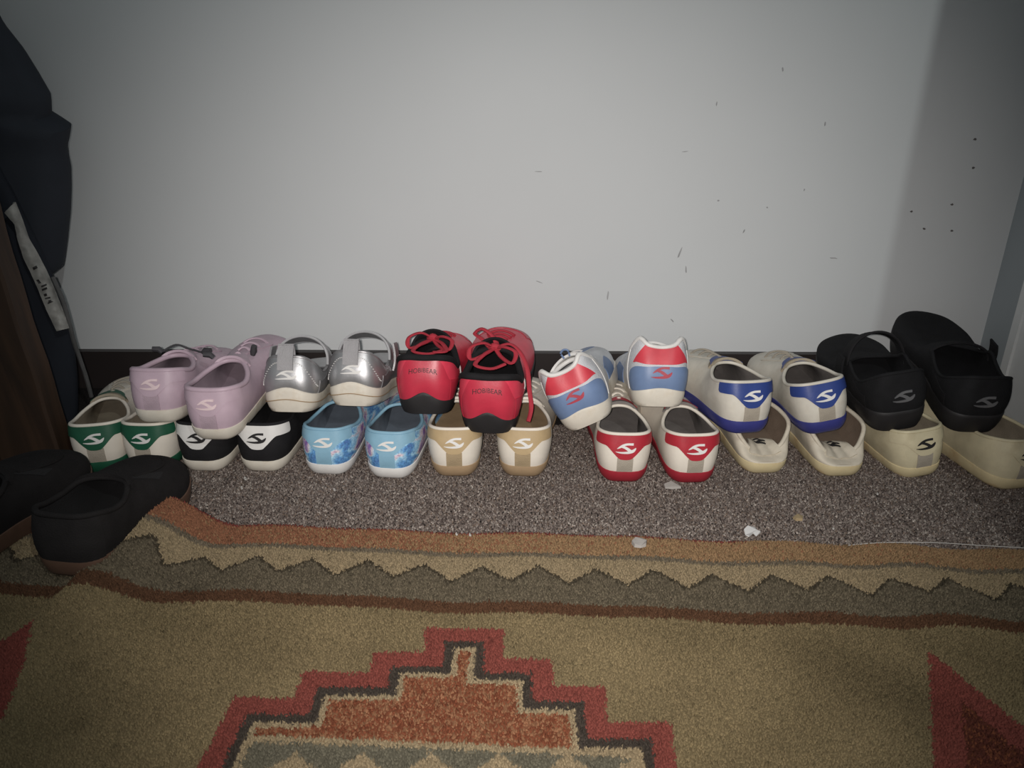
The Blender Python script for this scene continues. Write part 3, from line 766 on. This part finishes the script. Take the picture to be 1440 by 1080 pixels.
# ---- white trainers with blue band and red heel panel
m_tblue = mat('synthetic_slate_blue', (102, 126, 166), rough=.45, grain=.04, bump=.08); m_tred = mat('synthetic_coral_red', (212, 52, 66), rough=.42, grain=.04, bump=.08)
m_tredl = mat('print_red', (172, 52, 68), rough=.5); m_mesh = mat('mesh_white', (196, 198, 202), rough=.85, grain=.05, bump=.5, kind='weave', bscale=800)
ctr = dict(upper=m_mesh, sole=M_solew, lining=m_sgrey, insole=M_linerg, collar=M_whitec)
def trainer(label, pos, side, loop=True):
    root = root_at('trainer', *pos); tag(root, label, 'shoe', 'white trainers with blue heel band')
    hs = lambda a, y: .0195 + .0065*np.exp(-(a/.026)**2)
    S = Last(L=.215, W=1.04, side=side, rim=RIM_TRAIN, hs=hs, heel_bulge=.006, toe_h=.032)
    base_shoe(root, S, ctr, collar_r=.0032, sole_ins=.0045); hp = S.hp
    A = .050; k = np.linspace(-1, 1, 29)[:, None]; j = np.linspace(0, 1, 8)[None, :]
    hw = .046 - .004*np.abs(2*j - 1)**4
    U = k*hw/hp; top = .53 - .12*np.abs(k)**2.2; V = .015 + (top - .015)*j
    add_patch(S, U, V, 'heel_band', m_tblue, root, th=.0012)
    hw = (.037 - .015*j); U = k*hw/hp; lo = .575 - .035*np.abs(k)**2; V = lo + (.955 - lo)*j
    add_patch(S, U, V, 'heel_panel', m_tred, root, th=.0012)
    add_logo(S, m_tredl, root, v0=.38, width=.025, off=.0014)
    for sg in (-1, 1):
        U, V = grid_uv(sg*.125/hp, sg*.165/hp, 10, .02, .42, 6)
        if sg < 0: U, V = U[::-1], V[::-1]
        add_patch(S, U, V, 'side_panel', m_tblue, root, th=.0010)
        U, V = grid_uv(sg*.06/hp, sg*.118/hp, 12, .02, .93, 8)
        if sg < 0: U, V = U[::-1], V[::-1]
        add_patch(S, U, V, 'quarter_panel', M_whitec, root, th=.0010)
    U, V = grid_uv(.86, 1, 8, .45, .72, 5); add_patch(S, U, V, 'vamp_panel', m_tblue, root, th=.0008)
    U, V = grid_uv(-1, -.86, 8, .45, .72, 5); add_patch(S, U, V, 'vamp_panel', m_tblue, root, th=.0008)
    tg = add_tongue(S, M_whitec, root, None, ht=.007, back=.006)
    R1 = S.rim(np.array([1.0]))[0]
    b = MB(); b.tube(spline([(-.004, R1[1]-.008, R1[2]+.006), (-.005, R1[1]-.008, R1[2]+.014), (0, R1[1]-.008, R1[2]+.017), (.005, R1[1]-.008, R1[2]+.014), (.004, R1[1]-.008, R1[2]+.006)], 5, False), .0014, sides=6)
    if loop: b.build('tongue_loop', m_tblue, tg)
    add_laces(S, M_whitec, root, n=4, v0=.97, v1=.72, half=.11)
    return root
trainer('white trainer with blue heel band and red panel, tipped over on its side edge', (832, 600, .060, -4, -7, -28), -1)
trainer('white trainer with blue heel band and red panel, standing upright on red-heeled sneakers', (930, 573, .076, -2, -16, 0), 1, False)

# ---- blue heeled sneakers
m_blue = mat('leather_blue', (38, 60, 132), rough=.45, grain=.05, bump=.1); m_bsole = mat('rubber_blue', (48, 52, 126), rough=.5, grain=.05, bump=.05)
M_wblue = mat('leather_offwhite', (200, 194, 180), rough=.5, grain=.04, bump=.12, dirt=(164, 146, 122), dirt_amt=.35)
cbl = dict(upper=M_wblue, sole=m_bsole, lining=M_linerg, insole=M_linerg, collar=M_wblue, patch=m_blue, tab=M_strip, logo=M_whitec, tongue=M_liner, trim=m_blue, lace=M_strip, eyestay=M_wblue)
g = 'blue-heeled sneakers'
court('sneaker', 'white sneaker with blue heel and sole beside the upright trainer', g, (1056, 611, .062, 8, -5), cbl, side=-1)
court('sneaker', 'white sneaker with blue heel and sole leaning beside the black strap shoe', g, (1168, 609, .060, 2, -6, -12), cbl, side=1)

# ---- black strap shoes
m_blk2 = mat('textile_charcoal', (26, 26, 28), rough=.85, spec=.2, grain=.08, bump=.3, kind='weave', bscale=800)
m_lg = mat('print_grey', (96, 96, 98), rough=.6)
ck = dict(upper=m_blk2, sole=M_rubblk, lining=m_blk2, insole=m_blk2, collar=m_blk2, logo=m_lg, tab=m_blk2, stitch=m_blk2, panel=M_black, strap=m_blk2, edge=M_black)
g = 'black strap shoes'
hsb = lambda a, y: .030 + 0*a
mary('strap_shoe', 'black strap shoe tipped up beside a blue-heeled sneaker, wall showing under its strap', g, (1270, 606, .058, 0, 2, -10), ck, -1, L=.205, hs=hsb, W=1.06, strap_y=.098, strap_h=.098, tab=False, rim=RIM_MARYB)
mary('strap_shoe', 'black strap shoe with its toe raised against the corner of the wall', g, (1372, 610, .056, -6, 10, -2), ck, 1, L=.235, hs=hsb, W=1.10, strap_y=.100, strap_h=.072, tab=False, toe_h=.03, rim=RIM_MARYB)

# ---- dark slip-ons on the rug
m_dk = mat('canvas_dark', (30, 28, 28), rough=.85, spec=.15, grain=.08, bump=.3, kind='weave', bscale=600); m_gore = mat('elastic_dark', (24, 23, 24), rough=.9, bump=.5, kind='weave', bscale=900)
m_gum2 = mat('rubber_gum', (84, 60, 46), rough=.55, grain=.06, bump=.05, dirt=(60, 44, 34), dirt_amt=.4)
cd = dict(upper=m_dk, sole=m_gum2, lining=m_gore, insole=m_gore, collar=m_dk)
def loafer(label, pos, side, L=.215):
    root = root_at('slip_on_shoe', *pos); tag(root, label, 'shoe', 'dark slip-ons on the rug')
    S = Last(L=L, W=1.08, side=side, rim=RIM_CLOG, hs=lambda a, y: .021 + 0*a, heel_bulge=.005, toe_h=.030)
    base_shoe(root, S, cd, collar_r=.0030, sole_ins=.004); hp = S.hp
    U, V = grid_uv(-.040/hp, .040/hp, 25, .01, .95, 8); add_patch(S, U, V, 'heel_counter', m_dk, root, th=.0010)
    for sg in (-1, 1):
        U, V = grid_uv(sg*.66, sg*.74, 6, .55, .97, 6)
        if sg < 0: U, V = U[::-1], V[::-1]
        add_patch(S, U, V, 'elastic_gore', m_gore, root, th=.0006)
    # moccasin seam round the vamp, and the raised apron inside it
    us = np.concatenate([np.linspace(.70, 1, 16), np.linspace(-1, -.70, 16)[1:]])
    vv = .46 + .40*np.abs(np.linspace(-1, 1, 31))**2.5
    b = MB(); b.tube(S.S(us, vv) + S.N(us, vv)*.0004, .0016, sides=6); b.build('apron_seam', m_dk, root)
    k = np.linspace(0, 1, 7)[None, :]; U = us[:, None] + 0*k; V = vv[:, None] + (.97 - vv[:, None])*k
    add_patch(S, U, V, 'apron', m_dk, root, th=.0010)
    add_tongue(S, m_dk, root, None, ht=.003, back=.004)
    return root
loafer('dark slip-on shoe with gum sole, pressed against the wrinkle of the rug', (98, 817, .016, -8, -3), 1, L=.185)
loafer('dark slip-on shoe with gum sole beside the dark wooden board', (-92, 814, .016, -11, -3), -1, L=.20)

# ================================================================== wooden board and jacket
def woodmat():
    m = bpy.data.materials.new('dark_wood'); m.use_nodes = True; N = m.node_tree.nodes; Lk = m.node_tree.links
    b = N['Principled BSDF']; b.inputs['Roughness'].default_value = .62; b.inputs['Specular IOR Level'].default_value = .3
    tc = N.new('ShaderNodeTexCoord'); mp = N.new('ShaderNodeMapping'); mp.inputs['Scale'].default_value = (34, 34, 4)
    nz = N.new('ShaderNodeTexNoise'); nz.inputs['Scale'].default_value = 1; nz.inputs['Detail'].default_value = 7; nz.inputs['Distortion'].default_value = .6
    rp = N.new('ShaderNodeValToRGB'); e = rp.color_ramp.elements
    e[0].position = .32; e[0].color = (*lin((34, 25, 19)), 1); e[1].position = .68; e[1].color = (*lin((66, 47, 33)), 1)
    Lk.new(tc.outputs['Object'], mp.inputs['Vector']); Lk.new(mp.outputs['Vector'], nz.inputs['Vector']); Lk.new(nz.outputs['Fac'], rp.inputs['Fac'])
    Lk.new(rp.outputs['Color'], b.inputs['Base Color'])
    bp = N.new('ShaderNodeBump'); bp.inputs['Strength'].default_value = .3; bp.inputs['Distance'].default_value = .002
    Lk.new(nz.outputs['Fac'], bp.inputs['Height']); Lk.new(bp.outputs['Normal'], b.inputs['Normal']); return m
m_wood = woodmat()
WX = on_z(103, 652, 0)[0]
wb = empty('wooden_board', (WX, 0.850, 0)); wb.rotation_euler = (0, R(-3.0), 0)
tag(wb, 'dark brown weathered wooden board standing upright in front of the navy jacket', 'board')
def plank(x0, x1, y0, y1, h):
    b = MB(); n = 24; z = np.linspace(0, h, n); w = .0012*np.sin(z*23 + x0*90) + .0008*np.sin(z*61)
    prof = [(x0, y0+.002), (x0+.002, y0), (x1-.003, y0), (x1, y0+.003), (x1, y1), (x0, y1)]
    G = np.stack([np.stack([np.full(n, px_) + (w if px_ > (x0+x1)/2 else 0), np.full(n, py_), z], 1) for px_, py_ in prof], 1)
    i = b.grid(G, cv=True, flip=True); b.face(*[i+k for k in range(6)]); b.face(*[i+(n-1)*6+k for k in range(6)][::-1])
    return b.build('plank', m_wood, wb, angle=30)
plank(-.076, 0, 0, .032, .62); plank(-.150, -.079, .002, .032, .62); plank(-.225, -.153, 0, .032, .62)

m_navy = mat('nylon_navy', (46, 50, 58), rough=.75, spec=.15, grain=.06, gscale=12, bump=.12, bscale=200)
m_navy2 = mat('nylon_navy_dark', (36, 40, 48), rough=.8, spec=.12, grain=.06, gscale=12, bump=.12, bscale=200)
m_tape = mat('reflective_tape', (142, 141, 136), rough=.6, metal=.1, grain=.16, gscale=60, bump=.5, bscale=120)
m_cord = mat('cord_grey', (84, 84, 84), rough=.8, bump=.4)
jk = empty('jacket', (-.66, 1.0, .35))
tag(jk, 'navy jacket with silver reflective strip hanging against the wall behind the wooden board', 'jacket')
J0 = np.array(jk.location)
def drape(name, rows, Y, b_, XL, m, folds, seed):
    """rows: (px, py) along the visible right edge, from top to bottom"""
    E = np.array([on_y(px, py, Y) for px, py in rows]); z = np.linspace(E[0, 2], E[-1, 2], 60)
    xr = np.interp(-z, -E[:, 2], E[:, 0]); rs = np.random.default_rng(seed); ph = rs.uniform(0, 6, 6)
    an = np.linspace(0, 2*np.pi, 64, endpoint=False); G = np.zeros((60, 64, 3))
    for i in range(60):
        s = (z[0] - z[i]); a = (xr[i] - XL)/2; c = (xr[i] + XL)/2
        cx = np.sign(np.cos(an))*np.abs(np.cos(an))**.8; sy = np.sign(np.sin(an))*np.abs(np.sin(an))**.8
        f = folds*(np.sin(an*7 + ph[0] + s*9) + .7*np.sin(an*11 + ph[1] - s*14) + .6*np.sin(s*38 + an*3 + ph[2]))*np.abs(sy)
        x = c + a*cx; y = Y - (b_ + f)*sy
        G[i] = np.stack([x, np.minimum(y, WALL_Y - .016), np.full(64, z[i]) + .006*np.sin(an*3 + ph[3])], 1)
    mb = MB(); k = mb.grid(G - J0, cv=True, flip=False); mb.face(*[k + q for q in range(64)]); mb.face(*[k + 59*64 + q for q in range(64)][::-1])
    return mb.build(name, m, jk, angle=50)
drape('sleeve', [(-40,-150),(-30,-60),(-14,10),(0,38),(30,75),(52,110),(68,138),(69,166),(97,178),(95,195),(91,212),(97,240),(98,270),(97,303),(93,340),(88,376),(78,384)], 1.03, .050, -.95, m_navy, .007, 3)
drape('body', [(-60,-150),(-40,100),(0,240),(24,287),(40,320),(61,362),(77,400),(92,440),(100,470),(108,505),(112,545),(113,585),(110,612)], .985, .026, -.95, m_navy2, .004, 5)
# reflective strip
tl = np.array([(8,302),(22,318),(28,345),(36,368),(48,392),(58,415),(66,435),(74,452),(82,468)], float)
tr = np.array([(23,287),(33,312),(42,338),(55,360),(68,385),(78,408),(86,428),(93,446),(99,464)], float)
n = 40; kk = np.linspace(0, 1, n)
Lp = np.stack([np.interp(kk, np.linspace(0, 1, 9), tl[:, i]) for i in range(2)], 1); Rp = np.stack([np.interp(kk, np.linspace(0, 1, 9), tr[:, i]) for i in range(2)], 1)
P = np.zeros((n, 9, 3))
for i in range(n):
    for j in range(9):
        q = Lp[i]*(1 - j/8) + Rp[i]*(j/8)
        P[i, j] = on_y(q[0], q[1], .951 + .0009*math.sin(i*1.1 + j*.5) + .0006*math.sin(i*2.3 - j) + .012*(j/8)**3)
b = MB(); nn = grid_normals(P); nn = nn if nn[20, 4, 1] < 0 else -nn
b.thick(P - J0, .0006, .002, N=nn, back=True); tp = b.build('reflective_strip', m_tape, jk, angle=60)
def tp_pt(s, t): 
    i = min(int(s*(n-1)), n-2); j = min(int(t*8), 7); f = s*(n-1) - i; g2 = t*8 - j
    return (P[i, j]*(1-f)*(1-g2) + P[i+1, j]*f*(1-g2) + P[i, j+1]*(1-f)*g2 + P[i+1, j+1]*f*g2) + nn[i, j]*.0022 - J0
for s0, t0, ls, lt in ((.44, .32, .018, .22), (.53, .22, .03, .15), (.575, .30, .012, .3), (.60, .28, .014, .32), (.645, .30, .02, .14), (.675, .26, .012, .28), (.70, .36, .022, .14), (.715, .28, .01, .3)):
    b = MB(); b.thick(np.array([[tp_pt(s0, t0), tp_pt(s0, t0+lt)], [tp_pt(s0+ls, t0), tp_pt(s0+ls, t0+lt)]]), .0002, .0002, N=np.tile(np.array([0, -1.0, 0]), (2, 2, 1)))
    b.build('print_mark', M_rubblk, tp, smooth=False)
pts = [on_y(px, py, Y) - J0 for px, py, Y in ((76,392,.962),(90,424,.962),(99,455,.966),(106,482,.975),(114,505,.985),(121,525,.99),(127,545,.995),(131,560,1.0))]
b = MB(); b.tube(spline(pts, 6, False), .0028, sides=7); b.build('drawstring', m_cord, jk)

# ================================================================== litter on the carpet and rug
m_paper = mat('paper_white', (206, 206, 204), rough=.8, grain=.03); m_fuzz = mat('lint_white', (158, 152, 146), rough=.95, bump=.5); m_speck = mat('speck_white', (176, 172, 166), rough=.8, grain=.03); m_crumb = mat('crumb_tan', (160, 138, 100), rough=.9)
def scrap(name, label, cat, outline, z, m, th=.0012, group=None):
    c = on_z(*np.mean(np.array(outline, float), 0), z); o = []
    for p in outline: o.append(on_z(*p, z) - c)
    b = MB(); i = b.pts([q + np.array([0, 0, th + .0012*math.sin(k*2.1)]) for k, q in enumerate(o)]); j = b.pts([q*1.02 for q in o]); k = len(o)
    b.face(*range(i, i+k)); b.face(*reversed(range(j, j+k)))
    for a in range(k): b.face(i+a, j+a, j+(a+1) % k, i+(a+1) % k)
    ob = b.build(name, m, None, smooth=False); ob.location = c; tag(ob, label, cat, group); return ob
scrap('paper_scrap', 'torn white paper scrap lying on the dark carpet', 'paper', [(1049,744),(1054,740),(1064,740),(1067,745),(1072,748),(1066,753),(1062,749),(1056,754),(1051,751)], .0042, m_paper)
scrap('lint_tuft', 'white lint tuft lying on the far edge of the rug', 'lint', [(891,764),(896,760),(905,759),(912,763),(911,768),(904,770),(895,769)], .0125, m_fuzz, .004)
scrap('lint_tuft', 'pale lint tuft on the carpet behind a red sole', 'lint', [(936,682),(946,679),(957,682),(960,686),(948,687),(938,686)], .0035, m_fuzz, .0025)
scrap('crumb', 'small tan crumb on the dark carpet near the paper scrap', 'crumb', [(1118,728),(1124,725),(1132,726),(1131,731),(1122,731)], .0035, m_crumb, .003)
for px, py, r_ in ((348, 675, 2.0), (343, 688, 1.6), (473, 690, 1.5), (1175, 742, 1.4), (1237, 693, 1.4), (645, 752, 1.6), (664, 753, 1.6)):
    scrap('white_speck', 'tiny white speck on the dark carpet before the shoes' if py < 750 else 'tiny white speck on the orange border of the rug', 'speck', [(px + r_*math.cos(a)*1.2, py + r_*math.sin(a)) for a in np.linspace(0, 5.2, 6)], .0045 if py < 750 else .012, m_speck, .001, 'white specks on the carpet' if py < 750 else 'white specks on the rug')
pts = np.array([on_z(px, py, .0072) for px, py in ((1196,765),(1240,763.5),(1290,765),(1330,767),(1380,769),(1440,771),(1480,773))]); pts[:, 2] += np.array([0, .002, .004, .005, .004, .003, .002])
b = MB(); c0 = pts.mean(0); b.tube(spline(pts - c0, 8, False), .00042, sides=5)
o = b.build('loose_thread', m_speck); o.location = c0; tag(o, 'loose white thread along the frayed edge of the rug', 'thread')
